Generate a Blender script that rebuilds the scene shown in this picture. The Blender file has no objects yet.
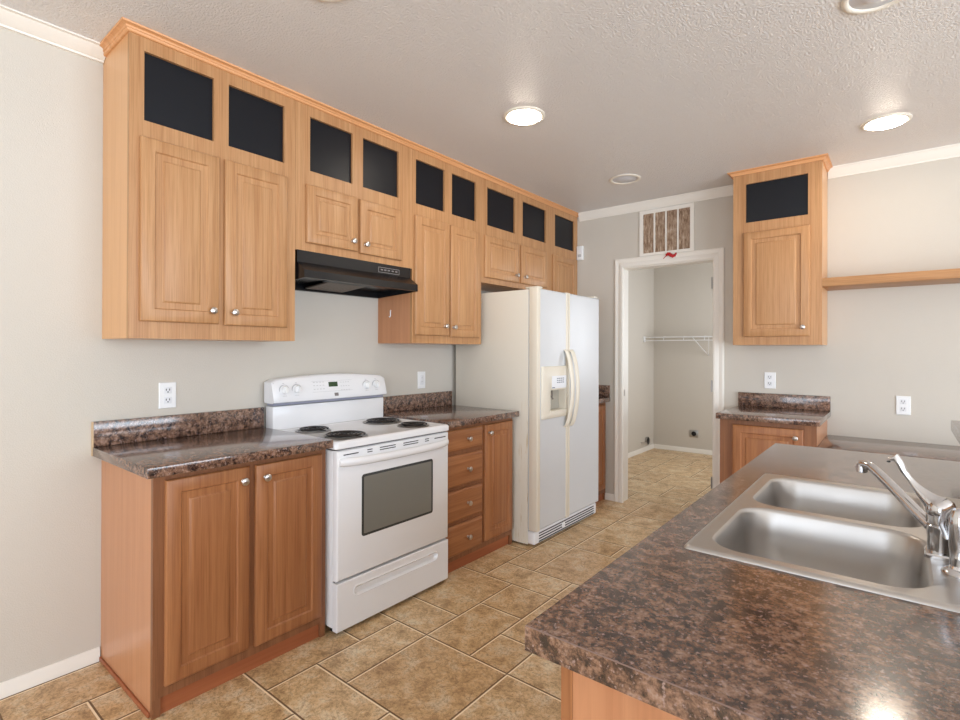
import bpy, bmesh, math, random
from mathutils import Vector, Matrix, Euler
random.seed(7)
S = bpy.context.scene
COL = S.collection

# ------------------------------------------------------------------ camera
YAW, PITCH, ROLL, FPX = math.radians(38.9787), math.radians(.1288), math.radians(.1635), 520.3
F = Vector((-math.sin(YAW)*math.cos(PITCH), math.cos(YAW)*math.cos(PITCH), math.sin(PITCH)))
R = Vector((math.cos(YAW), math.sin(YAW), 0)); U = R.cross(F)
R2 = R*math.cos(ROLL) + U*math.sin(ROLL); U2 = -R*math.sin(ROLL) + U*math.cos(ROLL)
cam = bpy.data.cameras.new('camera'); cam.sensor_fit = 'HORIZONTAL'; cam.sensor_width = 36
cam.lens = FPX/960*36; cam.shift_y = -10.55/960; cam.clip_start = .02
co = bpy.data.objects.new('camera', cam); COL.objects.link(co)
co.matrix_world = Matrix(((R2.x, U2.x, -F.x, 2.6599), (R2.y, U2.y, -F.y, -.7129), (R2.z, U2.z, -F.z, 1.3252), (0, 0, 0, 1)))
S.camera = co

# ------------------------------------------------------------------ world, daylight, exposure
W = bpy.data.worlds.new('daylight'); S.world = W; W.use_nodes = True
bg = W.node_tree.nodes['Background']; bg.inputs[0].default_value = (.62, .78, 1, 1); bg.inputs[1].default_value = 1.0
def area(name, loc, rot, sx, sy, power, color):
    l = bpy.data.lights.new(name, 'AREA'); l.shape = 'RECTANGLE'; l.size = sx; l.size_y = sy; l.energy = power; l.color = color
    o = bpy.data.objects.new(name, l); COL.objects.link(o); o.location = loc; o.rotation_euler = rot
    return o
PI = math.pi
# daylight entering by the patio door in the right wall, the windows behind the camera and the laundry window
area('patio_daylight', (6.62, -.5, 1.16), (0, PI/2, 0), 2.15, 5.7, 178, (.82, .91, 1))
area('back_window_daylight', (3.3, -4.62, 1.2), (-PI/2, 0, PI), 5.2, 2.1, 72, (.90, .95, 1))
area('laundry_window_daylight', (2.32, 5.3, 1.55), (0, PI/2, 0), 1.2, .9, 20, (.93, .96, 1))
LAMP = 32
S.view_settings.view_transform = 'Standard'; S.view_settings.look = 'None'
S.view_settings.gamma = 1; S.view_settings.use_curve_mapping = False
S.view_settings.exposure = .80
S.render.film_transparent = False

# ------------------------------------------------------------------ materials
def srgb(r, g, b):
    f = lambda c: (c/255/12.92) if c/255 <= .04045 else ((c/255+.055)/1.055)**2.4
    return (f(r), f(g), f(b), 1)
def mat(name, color, rough=.5, metal=0, spec=.5, bump=None, coat=0):
    m = bpy.data.materials.new(name); m.use_nodes = True; nt = m.node_tree; b = nt.nodes['Principled BSDF']
    b.inputs['Base Color'].default_value = color; b.inputs['Roughness'].default_value = rough
    b.inputs['Metallic'].default_value = metal; b.inputs['Specular IOR Level'].default_value = spec
    b.inputs['Coat Weight'].default_value = coat
    if bump:
        sc, st, det = bump
        n = nt.nodes.new('ShaderNodeTexNoise'); n.inputs['Scale'].default_value = sc; n.inputs['Detail'].default_value = det
        t = nt.nodes.new('ShaderNodeTexCoord'); nt.links.new(t.outputs['Object'], n.inputs['Vector'])
        bp = nt.nodes.new('ShaderNodeBump'); bp.inputs['Strength'].default_value = st; bp.inputs['Distance'].default_value = .004
        nt.links.new(n.outputs['Fac'], bp.inputs['Height']); nt.links.new(bp.outputs[0], b.inputs['Normal'])
    return m
def nodes(m): return m.node_tree, m.node_tree.nodes['Principled BSDF']
def ramp(nt, pts):
    r = nt.nodes.new('ShaderNodeValToRGB'); e = r.color_ramp.elements
    while len(e) < len(pts): e.new(.5)
    for i, (p, c) in enumerate(pts): e[i].position = p; e[i].color = c
    return r
def noise(nt, vec, scale, detail=4, rough=.5, dist=0):
    n = nt.nodes.new('ShaderNodeTexNoise'); n.inputs['Scale'].default_value = scale; n.inputs['Detail'].default_value = detail
    n.inputs['Roughness'].default_value = rough; n.inputs['Distortion'].default_value = dist
    nt.links.new(vec, n.inputs['Vector']); return n
def mixc(nt, fac, a, b, mode='MIX'):
    m = nt.nodes.new('ShaderNodeMix'); m.data_type = 'RGBA'; m.blend_type = mode
    for s, v in ((m.inputs[0], fac), (m.inputs[6], a), (m.inputs[7], b)):
        if hasattr(v, 'links') or hasattr(v, 'is_output'): nt.links.new(v, s)
        else: s.default_value = v
    return m.outputs[2]
def wood(name, c_lo, c_hi, axis='z', rough=.40, contrast=1.0):
    """oak-print foil: long grain streaks along one axis"""
    m = mat(name, c_hi, rough, 0, .4); nt, b = nodes(m)
    tc = nt.nodes.new('ShaderNodeTexCoord'); oi = nt.nodes.new('ShaderNodeObjectInfo')
    ad = nt.nodes.new('ShaderNodeVectorMath'); ad.operation = 'ADD'
    sc0 = nt.nodes.new('ShaderNodeVectorMath'); sc0.operation = 'SCALE'; sc0.inputs['Scale'].default_value = 3.7
    cx = nt.nodes.new('ShaderNodeCombineXYZ')
    for k in range(3): nt.links.new(oi.outputs['Random'], cx.inputs[k])
    nt.links.new(cx.outputs[0], sc0.inputs[0]); nt.links.new(tc.outputs['Object'], ad.inputs[0]); nt.links.new(sc0.outputs[0], ad.inputs[1])
    def mp(s_across, s_along):
        v = {'z': (s_across, s_across, s_along), 'y': (s_across, s_along, s_across), 'x': (s_along, s_across, s_across)}[axis]
        n = nt.nodes.new('ShaderNodeMapping'); n.inputs['Scale'].default_value = v
        nt.links.new(ad.outputs[0], n.inputs['Vector']); return n.outputs[0]
    fine = noise(nt, mp(210, 4.5), 1, 3, .6)
    broad = noise(nt, mp(30, .9), 1, 3, .5, .8)
    r1 = ramp(nt, [(.30, c_lo), (.66, c_hi)]); nt.links.new(broad.outputs['Fac'], r1.inputs[0])
    lo = tuple(x*(1-.30*contrast) for x in c_lo[:3]) + (1,)
    r2 = ramp(nt, [(.36, (.72, .66, .6, 1)), (.55, (1, 1, 1, 1))]); nt.links.new(fine.outputs['Fac'], r2.inputs[0])
    c = mixc(nt, .6*contrast, r1.outputs[0], r2.outputs[0], 'MULTIPLY')
    nt.links.new(c, b.inputs['Base Color'])
    bp = nt.nodes.new('ShaderNodeBump'); bp.inputs['Strength'].default_value = .08; bp.inputs['Distance'].default_value = .001
    nt.links.new(fine.outputs['Fac'], bp.inputs['Height']); nt.links.new(bp.outputs[0], b.inputs['Normal'])
    return m
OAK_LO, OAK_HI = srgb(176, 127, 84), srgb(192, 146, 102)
M = {}
M['oak'] = wood('oak_foil', OAK_LO, OAK_HI)
M['oak_y'] = wood('oak_foil_along_y', OAK_LO, OAK_HI, 'y')
M['oak_x'] = wood('oak_foil_along_x', OAK_LO, OAK_HI, 'x')
BL, BH = srgb(148, 94, 58), srgb(172, 116, 74)  # darker than the wall-cabinet oak: a lighting difference put into the colour
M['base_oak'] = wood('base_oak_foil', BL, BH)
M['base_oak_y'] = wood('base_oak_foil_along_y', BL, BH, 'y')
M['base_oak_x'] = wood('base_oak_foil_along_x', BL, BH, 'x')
M['base_frame_shaded'] = wood('base_frame_shaded_foil', srgb(130, 84, 56), srgb(146, 98, 66))  # darker frame foil; shade of the door and drawer gaps put into its colour
M['veneer'] = wood('cabinet_side_veneer', srgb(212, 160, 110), srgb(220, 170, 120), 'z', .3, .35)
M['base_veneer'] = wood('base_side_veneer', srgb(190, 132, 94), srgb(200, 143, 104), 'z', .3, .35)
M['toe'] = wood('reddish_toe_board', srgb(152, 86, 54), srgb(168, 100, 64), 'y', .4, .4)
M['toe_x'] = wood('reddish_toe_board_along_x', srgb(152, 86, 54), srgb(168, 100, 64), 'x', .4, .4)
M['crownwood'] = wood('crown_wood', srgb(210, 150, 98), srgb(226, 168, 118), 'y', .4, .5)
M['crownwood_x'] = wood('crown_wood_along_x', srgb(210, 150, 98), srgb(226, 168, 118), 'x', .4, .5)
M['wall'] = mat('greige_wall_paint', srgb(204, 197, 186), .75, 0, .3, (260, .25, 3))
M['ceiling'] = mat('knockdown_ceiling_paint', srgb(224, 221, 219), .40, 0, .5, (112, 1.0, 3))
M['ceiling'].node_tree.nodes['Bump'].inputs['Distance'].default_value = .0056
M['trim'] = mat('white_trim_paint', srgb(236, 231, 222), .4, 0, .4)
M['white_enamel'] = mat('white_enamel', srgb(234, 234, 236), .22, 0, .5)
M['white_plastic'] = mat('white_plastic', srgb(238, 238, 238), .35)
M['seam_gray'] = mat('blue_grey_seam', srgb(150, 152, 168), .5)
M['gray_line'] = mat('pale_grey_print', srgb(190, 190, 192), .5)
M['dark_gap'] = mat('dark_seam', srgb(30, 30, 32), .6)
M['black_metal'] = mat('black_enamel', srgb(16, 16, 19), .25, 0, .5)
M['black_under'] = mat('black_underside', srgb(12, 12, 13), .55)
M['black_glass'] = mat('black_glass', srgb(8, 11, 19), .40, 0, .35)
M['oven_glass'] = mat('oven_window_glass', srgb(120, 119, 112), .15, 0, .5)  # base lightened: the room's reflection is put into the glass colour
M['oven_glass_rim'] = mat('oven_window_border', srgb(58, 60, 60), .2, 0, .5)
M['coil'] = mat('burner_coil', srgb(34, 31, 31), .45, .3)
M['pan'] = mat('drip_pan_steel', srgb(150, 146, 142), .35, .9)
M['hinge_metal'] = mat('dull_hinge_metal', srgb(165, 162, 158), .45, .5)
M['nickel'] = mat('brushed_nickel', srgb(205, 200, 196), .28, 1)
M['chrome'] = mat('chrome', srgb(214, 214, 216), .13, 1)
M['lamp_off'] = mat('unlit_lamp_lens', srgb(205, 208, 214), .25, 0, .5)
M['lamp_ring'] = mat('lamp_trim_ring', srgb(232, 226, 214), .4)
M['socket'] = mat('socket_face', srgb(226, 226, 228), .4)
M['red'] = mat('red_cloth_scrap', srgb(178, 22, 26), .7)
M['filter'] = mat('grease_filter_mesh', srgb(110, 100, 92), .4, .7, .5, (900, .6, 1))
M['duct_dark'] = mat('dark_hole', srgb(22, 20, 20), .8)
M['steel_plate'] = mat('steel_plate', srgb(170, 168, 165), .35, .9)
M['fridge_door'] = mat('fridge_door_skin', srgb(208, 209, 210), .32, 0, .5, (520, .10, 2))
M['cream'] = mat('almond_plastic', srgb(226, 218, 202), .38, 0, .5)
M['recess'] = mat('dispenser_recess', srgb(176, 170, 158), .5)
M['label'] = mat('white_label', srgb(236, 238, 242), .5)
M['label_ink'] = mat('grey_label_ink', srgb(120, 128, 142), .6)
M['green_display'] = mat('green_clock_display', srgb(40, 66, 38), .25)
M['badge'] = mat('grey_badge', srgb(128, 122, 120), .4)
M['laminate_seam'] = mat('laminate_seam', srgb(128, 104, 94), .3)
M['caulk'] = mat('beige_splash_edge', srgb(206, 176, 140), .5)
def emit(name, color, strength):
    m = bpy.data.materials.new(name); m.use_nodes = True; nt, b = nodes(m)
    b.inputs['Emission Color'].default_value = color; b.inputs['Emission Strength'].default_value = strength
    b.inputs['Base Color'].default_value = (1, 1, 1, 1); return m
M['lamp_on'] = emit('lit_lamp_lens', (1, .89, .74, 1), LAMP)
# fridge side: almond skin with flaking streaks beside the door
m = mat('fridge_side_skin', srgb(220, 213, 199), .4, 0, .45, (420, .12, 2)); nt, b = nodes(m); M['fridge_side'] = m
tc = nt.nodes.new('ShaderNodeTexCoord'); mp = nt.nodes.new('ShaderNodeMapping'); mp.inputs['Scale'].default_value = (60, 60, 5)
nt.links.new(tc.outputs['Object'], mp.inputs['Vector']); n1 = noise(nt, mp.outputs[0], 1, 3, .6)
r = ramp(nt, [(.60, (0, 0, 0, 1)), (.68, (1, 1, 1, 1))]); nt.links.new(n1.outputs['Fac'], r.inputs[0])
sx = nt.nodes.new('ShaderNodeSeparateXYZ'); nt.links.new(tc.outputs['Object'], sx.inputs[0])
mr = nt.nodes.new('ShaderNodeMapRange'); mr.inputs[1].default_value = .1; mr.inputs[2].default_value = .28; nt.links.new(sx.outputs[0], mr.inputs[0])
mz = nt.nodes.new('ShaderNodeMapRange'); mz.inputs[1].default_value = 1.1; mz.inputs[2].default_value = .6; nt.links.new(sx.outputs[2], mz.inputs[0])
mu = nt.nodes.new('ShaderNodeMath'); mu.operation = 'MULTIPLY'; nt.links.new(mr.outputs[0], mu.inputs[0]); nt.links.new(mz.outputs[0], mu.inputs[1])
mu2 = nt.nodes.new('ShaderNodeMath'); mu2.operation = 'MULTIPLY'; nt.links.new(mu.outputs[0], mu2.inputs[0]); nt.links.new(r.outputs[0], mu2.inputs[1])
nt.links.new(mixc(nt, mu2.outputs[0], srgb(220, 213, 199), srgb(196, 176, 142)), b.inputs['Base Color'])
# laminate countertop, granite print
def granite(name, rough):
    m = mat(name, (.1, .07, .06, 1), rough, 0, .6); nt, b = nodes(m); b.inputs['IOR'].default_value = 1.5; b.inputs['Coat Weight'].default_value = .5; b.inputs['Coat Roughness'].default_value = .17; b.inputs['Coat IOR'].default_value = 1.6
    tc = nt.nodes.new('ShaderNodeTexCoord'); v = tc.outputs['Object']
    a = noise(nt, v, 42, 6, .74, .2); c = noise(nt, v, 110, 4, .65, .2); d = noise(nt, v, 150, 3, .6, 0)
    r1 = ramp(nt, [(.38, srgb(44, 34, 35)), (.47, srgb(98, 72, 58)), (.56, srgb(142, 108, 88)), (.68, srgb(166, 138, 122))]); nt.links.new(a.outputs['Fac'], r1.inputs[0])
    r2 = ramp(nt, [(.38, (.22, .20, .22, 1)), (.52, (1, 1, 1, 1))]); nt.links.new(c.outputs['Fac'], r2.inputs[0])
    x = mixc(nt, .75, r1.outputs[0], r2.outputs[0], 'MULTIPLY')
    r3 = ramp(nt, [(.58, (0, 0, 0, 1)), (.68, (1, 1, 1, 1))]); nt.links.new(d.outputs['Fac'], r3.inputs[0])
    x = mixc(nt, r3.outputs[0], x, srgb(158, 134, 128))
    nt.links.new(x, b.inputs['Base Color']); return m
M['granite'] = granite('granite_print_laminate', .14)
# vinyl floor: stone tiles with printed mortar
def tile_mat():
    m = mat('stone_tile_vinyl', (.3, .2, .1, 1), .36, 0, .45); nt, b = nodes(m)
    tc = nt.nodes.new('ShaderNodeTexCoord'); v = tc.outputs['Object']
    at = nt.nodes.new('ShaderNodeAttribute'); at.attribute_name = 'tile_tone'
    a = noise(nt, v, 9, 6, .74, .3); c = noise(nt, v, 75, 5, .8, .2); d = noise(nt, v, 13, 6, .62, 1.2)
    r1 = ramp(nt, [(.33, srgb(180, 146, 104)), (.5, srgb(228, 196, 150)), (.64, srgb(238, 222, 192))]); nt.links.new(a.outputs['Fac'], r1.inputs[0])
    r2 = ramp(nt, [(.36, (.46, .38, .31, 1)), (.52, (1, 1, 1, 1))]); nt.links.new(c.outputs['Fac'], r2.inputs[0])
    x = mixc(nt, .75, r1.outputs[0], r2.outputs[0], 'MULTIPLY')
    r3 = ramp(nt, [(.475, (1, 1, 1, 1)), (.495, (.5, .42, .34, 1)), (.505, (.5, .42, .34, 1)), (.525, (1, 1, 1, 1))]); nt.links.new(d.outputs['Fac'], r3.inputs[0])
    x = mixc(nt, .55, x, r3.outputs[0], 'MULTIPLY')
    r4 = ramp(nt, [(0, (.86, .80, .74, 1)), (1, (1.0, 1.0, 1.0, 1))]); nt.links.new(at.outputs['Fac'], r4.inputs[0])
    x = mixc(nt, 1.0, x, r4.outputs[0], 'MULTIPLY')
    nt.links.new(x, b.inputs['Base Color'])
    bp = nt.nodes.new('ShaderNodeBump'); bp.inputs['Strength'].default_value = .25; bp.inputs['Distance'].default_value = .002
    nt.links.new(c.outputs['Fac'], bp.inputs['Height']); nt.links.new(bp.outputs[0], b.inputs['Normal']); return m
M['tile'] = tile_mat()
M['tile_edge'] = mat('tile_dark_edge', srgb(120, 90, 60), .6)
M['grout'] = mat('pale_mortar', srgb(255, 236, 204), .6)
# brushed stainless
m = mat('brushed_stainless', srgb(196, 193, 190), .34, 1); nt, b = nodes(m); M['steel'] = m
tc = nt.nodes.new('ShaderNodeTexCoord'); n1 = noise(nt, tc.outputs['Object'], 9, 4, .6, .5)
mr = nt.nodes.new('ShaderNodeMapRange'); mr.inputs[3].default_value = .29; mr.inputs[4].default_value = .44
nt.links.new(n1.outputs['Fac'], mr.inputs[0]); nt.links.new(mr.outputs[0], b.inputs['Roughness'])
# return-air grille: dusty brown slats behind white bars
m = mat('dusty_filter', srgb(150, 118, 92), .8); nt, b = nodes(m); M['dust'] = m
tc = nt.nodes.new('ShaderNodeTexCoord'); mp = nt.nodes.new('ShaderNodeMapping'); mp.inputs['Scale'].default_value = (60, 1, 14)
nt.links.new(tc.outputs['Object'], mp.inputs['Vector']); n1 = noise(nt, mp.outputs[0], 1, 4, .7)
r = ramp(nt, [(.36, srgb(120, 92, 70)), (.55, srgb(176, 150, 126)), (.72, srgb(214, 200, 184))]); nt.links.new(n1.outputs['Fac'], r.inputs[0]); nt.links.new(r.outputs[0], b.inputs['Base Color'])

# ------------------------------------------------------------------ mesh helpers
def nb(): return bmesh.new()
def box(bm, x0, x1, y0, y1, z0, z1, bev=0, seg=2):
    vs = [bm.verts.new((x, y, z)) for x in (x0, x1) for y in (y0, y1) for z in (z0, z1)]
    fs = [bm.faces.new([vs[i] for i in q]) for q in ((0, 1, 3, 2), (4, 6, 7, 5), (0, 4, 5, 1), (2, 3, 7, 6), (0, 2, 6, 4), (1, 5, 7, 3))]
    if bev > 0:
        es = list({e for f in fs for e in f.edges})
        bmesh.ops.bevel(bm, geom=es, offset=bev, segments=seg, profile=.5, affect='EDGES')
    return bm
def rings(bm, loops, cap0=True, cap1=True, closed=True):
    L = [[bm.verts.new(p) for p in lp] for lp in loops]
    for a, b_ in zip(L, L[1:]):
        n = len(a)
        for i in range(n if closed else n-1):
            j = (i+1) % n; bm.faces.new((a[i], a[j], b_[j], b_[i]))
    if cap0: bm.faces.new(L[0])
    if cap1: bm.faces.new(L[-1])
    return L
def rect_panel(bm, O, u, v, n, w, h, prof):
    """nested rectangles: prof = [(inset, height)...]"""
    O, u, v, n = map(Vector, (O, u, v, n)); loops = []
    for ins, hh in prof:
        loops.append([O + u*a + v*b_ + n*hh for a, b_ in ((ins, ins), (w-ins, ins), (w-ins, h-ins), (ins, h-ins))])
    return rings(bm, loops)
def rrect(x0, x1, y0, y1, r, n=5):
    pts = []
    for cx, cy, a0 in ((x1-r, y1-r, 0), (x0+r, y1-r, 90), (x0+r, y0+r, 180), (x1-r, y0+r, 270)):
        for k in range(n+1):
            a = math.radians(a0 + 90*k/n); pts.append((cx + r*math.cos(a), cy + r*math.sin(a)))
    return pts
def lathe(bm, prof, n=24, axis='z', c=(0, 0, 0)):
    loops = []
    for r, h in prof:
        lp = []
        for k in range(n):
            a = 2*PI*k/n; p = (r*math.cos(a), r*math.sin(a), h)
            if axis == 'x': p = (p[2], p[0], p[1])
            elif axis == '-y': p = (p[0], -p[2], p[1])
            lp.append((p[0]+c[0], p[1]+c[1], p[2]+c[2]))
        loops.append(lp)
    return rings(bm, loops)
def tube(bm, pts, rad, n=10, flat=1.0, up=None, caps=True):
    pts = [Vector(p) for p in pts]; loops = []
    prev = None
    for i, p in enumerate(pts):
        t = (pts[min(i+1, len(pts)-1)] - pts[max(i-1, 0)]).normalized()
        s = Vector(up) if up else (prev or (Vector((0, 0, 1)) if abs(t.z) < .9 else Vector((1, 0, 0))))
        a = (s - t*s.dot(t)).normalized(); b_ = t.cross(a); prev = a
        r = rad[i] if isinstance(rad, (list, tuple)) else rad
        f = flat[i] if isinstance(flat, (list, tuple)) else flat
        loops.append([p + a*(r*f*math.cos(2*PI*k/n)) + b_*(r*math.sin(2*PI*k/n)) for k in range(n)])
    return rings(bm, loops, caps, caps)
def prism(bm, prof, axis, a0, a1):
    """extrude a 2D outline along one axis. axis y: prof=(x,z); axis x: prof=(y,z)"""
    f = (lambda p, t: (p[0], t, p[1])) if axis == 'y' else (lambda p, t: (t, p[0], p[1]))
    return rings(bm, [[f(p, a0) for p in prof], [f(p, a1) for p in prof]])
def wl(o):
    v = Vector(o.location)
    while o.parent: o = o.parent; v = v + Vector(o.location)
    return v
def build(name, bm, material, parent=None, loc=None, angle=35):
    bmesh.ops.recalc_face_normals(bm, faces=bm.faces)
    me = bpy.data.meshes.new(name)
    xs = [v.co for v in bm.verts]
    if parent is None and loc is None:
        loc = ((min(v.x for v in xs)+max(v.x for v in xs))/2, (min(v.y for v in xs)+max(v.y for v in xs))/2, min(v.z for v in xs))
    org = wl(parent) if parent else Vector((0, 0, 0))
    wo = Vector(loc) if loc is not None else org
    bmesh.ops.translate(bm, verts=bm.verts, vec=-wo)
    bm.to_mesh(me); bm.free()
    mats = material if isinstance(material, (list, tuple)) else [material]
    for m_ in mats: me.materials.append(M[m_] if isinstance(m_, str) else m_)
    me.shade_smooth(); me.set_sharp_from_angle(angle=math.radians(angle))
    o = bpy.data.objects.new(name, me); COL.objects.link(o)
    if parent: o.parent = parent
    o.location = wo - org
    return o
def thing(name, loc, label, cat, group=None):
    o = bpy.data.objects.new(name, None); COL.objects.link(o); o.location = loc; o.empty_display_size = .1
    return tag(o, label, cat, group)
def tag(o, label, cat, group=None):
    o['label'] = label; o['category'] = cat
    if group: o['group'] = group
    return o
def struct(name, bm, material, parent=None, **k):
    o = build(name, bm, material, parent, **k)
    o['kind'] = 'structure'
    return o

# ================================================================== SETTING
YW, ZC, XR, YB = 3.615, 2.594, 6.5, -4.5
# --- floor with mixed-size tiles
X_ = [.741, .942, 1.204, 1.405]; Y_ = [.342, .567, .797, 1.02, 1.245, 1.42, 1.705, 1.93]
xl = list(X_); yl = list(Y_)
while xl[0] > -.3: xl.insert(0, xl[0] - (.261 if len(xl) % 2 == 0 else .202))
while xl[-1] < XR: xl.append(xl[-1] + (.262 if len(xl) % 2 == 0 else .201))
while yl[0] > YB: yl.insert(0, yl[0] - .227)
while yl[-1] < 6.5: yl.append(yl[-1] + (.247 if yl[-1] < 2.3 else .228))
ox, oy = xl.index(.741), yl.index(.342)
used = [[False]*len(yl) for _ in xl]; tiles = []
def put(i0, i1, j0, j1):
    for i in range(i0, i1):
        for j in range(j0, j1):
            if i < 0 or j < 0 or i >= len(xl)-1 or j >= len(yl)-1 or used[i][j]: return False
    for i in range(i0, i1):
        for j in range(j0, j1): used[i][j] = True
    tiles.append((i0, i1, j0, j1)); return True
for a in ((0, 1, 1, 3), (0, 2, 0, 1), (1, 3, 1, 3), (1, 2, 3, 5), (1, 2, 5, 6), (-1, 1, 3, 4), (-1, 1, 4, 6), (-1, 0, 0, 2), (-1, 0, 2, 3), (2, 3, 3, 4),
          (2, 4, 4, 6), (0, 2, 6, 7), (-1, 0, 6, 8), (0, 1, 7, 9), (1, 3, 7, 9), (2, 3, 6, 7), (-1, 1, -2, 0), (1, 2, -1, 0), (2, 4, -1, 1), (0, 1, 9, 11), (1, 2, 9, 10), (1, 3, 10, 12)):
    put(ox+a[0], ox+a[1], oy+a[2], oy+a[3])
rt = random.Random(3)
for i in range(len(xl)-1):
    for j in range(len(yl)-1):
        if used[i][j]: continue
        opts = [(2, 2), (2, 2), (1, 2), (2, 1), (1, 1)]; rt.shuffle(opts)
        for a, b_ in opts + [(1, 1)]:
            if put(i, i+a, j, j+b_): break
bm = nb(); g = .0016
tone = bm.faces.layers.float.new('tile_tone')
q = [bm.verts.new(p) for p in ((-.3, YB, -.002), (XR, YB, -.002), (XR, 6.4, -.002), (-.3, 6.4, -.002))]
f_ = bm.faces.new(q); f_.material_index = 1
for i0, i1, j0, j1 in tiles:
    x0, x1, y0, y1 = max(xl[i0], -.28), min(xl[i1], XR), max(yl[j0], YB), min(yl[j1], 6.4)
    if x1-x0 < .03 or y1-y0 < .03: continue
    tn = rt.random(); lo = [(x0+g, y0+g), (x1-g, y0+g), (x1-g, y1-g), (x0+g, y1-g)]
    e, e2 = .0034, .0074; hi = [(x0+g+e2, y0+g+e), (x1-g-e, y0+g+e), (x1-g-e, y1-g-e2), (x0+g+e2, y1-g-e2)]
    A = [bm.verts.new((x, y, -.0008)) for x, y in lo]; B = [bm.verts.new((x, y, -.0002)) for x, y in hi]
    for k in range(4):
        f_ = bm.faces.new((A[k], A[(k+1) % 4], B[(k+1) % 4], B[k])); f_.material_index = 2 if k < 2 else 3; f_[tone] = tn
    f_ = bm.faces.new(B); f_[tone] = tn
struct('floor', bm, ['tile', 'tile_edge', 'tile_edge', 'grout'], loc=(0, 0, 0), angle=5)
# --- ceiling
bm = nb(); box(bm, -.3, XR+.1, YB-.1, 6.5, ZC, ZC+.1); struct('ceiling', bm, 'ceiling', loc=(0, 0, ZC))
# --- walls
bm = nb(); box(bm, -.12, 0, YB, YW, 0, ZC); struct('wall_left', bm, 'wall')
DX0, DX1, DZ = .757, 1.519, 2.050
bm = nb(); box(bm, -.12, DX0, YW, YW+.12, 0, ZC); box(bm, DX1, XR, YW, YW+.12, 0, ZC); box(bm, DX0, DX1, YW, YW+.12, DZ, ZC)
bmesh.ops.remove_doubles(bm, verts=bm.verts, dist=1e-5); struct('wall_far', bm, 'wall')
def wall_with_hole(name, axis, p0, p1, a0, a1, h0, h1, z0, z1, zc):
    bm = nb()
    def bx(a, b_, c, d):
        if axis == 'x': box(bm, p0, p1, a, b_, c, d)
        else: box(bm, a, b_, p0, p1, c, d)
    bx(a0, h0, 0, zc); bx(h1, a1, 0, zc); bx(h0, h1, z1, zc)
    if z0 > 0: bx(h0, h1, 0, z0)
    return struct(name, bm, 'wall')
wall_with_hole('wall_right', 'x', XR, XR+.12, YB, YW, -3.4, 2.4, .02, 2.25, ZC)
wall_with_hole('wall_back', 'y', YB-.12, YB, 0, XR, 0.7, 5.9, .12, 2.28, ZC)
bm = nb(); box(bm, -.12, .027, YW+.12, 6.45, 0, ZC); struct('wall_laundry_left', bm, 'wall')
bm = nb(); box(bm, -.12, 2.32, 6.323, 6.45, 0, ZC); struct('wall_laundry_back', bm, 'wall')
wall_with_hole('wall_laundry_right', 'x', 2.2, 2.3, YW+.12, 6.323, 4.8, 5.8, .95, 2.15, ZC)
# window frames of the openings
def frame(name, axis, p, h0, h1, z0, z1, mull):
    bm = nb(); t = .05
    def bx(a, b_, c, d):
        if axis == 'x': box(bm, p, p+.06, a, b_, c, d)
        else: box(bm, a, b_, p, p+.06, c, d)
    bx(h0, h0+t, z0, z1); bx(h1-t, h1, z0, z1); bx(h0+t, h1-t, z0, z0+t); bx(h0+t, h1-t, z1-t, z1)
    for k in mull: bx(k-t/2, k+t/2, z0+t, z1-t)
    struct(name, bm, 'trim')
frame('door_2', 'x', XR+.02, -3.4, 2.4, .02, 2.25, (-1.95, -.5, .95)); frame('window_1', 'y', YB-.08, .7, 5.9, .12, 2.28, (2.43, 4.17))
frame('window_2', 'x', 2.22, 4.8, 5.8, .95, 2.15, ())
# --- white crown moulding (profile depth d, height h)
CP = [(0, 0), (.0, -.082), (.012, -.082), (.014, -.070), (.022, -.064), (.036, -.040), (.052, -.022), (.056, -.012), (.068, -.010), (.068, 0)]
bm = nb(); prism(bm, [(x*1.25, ZC+z*.56) for x, z in CP], 'y', YB, -.001); struct('trim_1', bm, 'trim', angle=25)
def crown_x(name, x0, x1):
    bm = nb(); prism(bm, [(YW-x*.62, ZC+z*.86) for x, z in CP], 'x', x0, x1); struct(name, bm, 'trim', angle=25)
crown_x('trim_2', .345, 1.727); crown_x('trim_3', 2.265, XR)
# --- baseboards
def bb(name, axis, w, a0, a1, s, h=.058):
    bm = nb(); pr = [(w, 0), (w+s*.012, 0), (w+s*.012, h*.62), (w+s*.009, h*.72), (w+s*.009, h*.82), (w+s*.005, h), (w, h)]
    prism(bm, pr, axis, a0, a1); struct(name, bm, 'trim')
bb('baseboard_left', 'y', 0, YB, -.004, 1); bb('baseboard_far', 'x', YW, .582, .693, -1)
bb('baseboard_laundry_left', 'y', .027, YW+.12, 6.323, 1); bb('baseboard_laundry_back', 'x', 6.323, .041, 2.2, -1)
bb('baseboard_desk', 'x', YW, 2.262, 4.5, -1)
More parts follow.
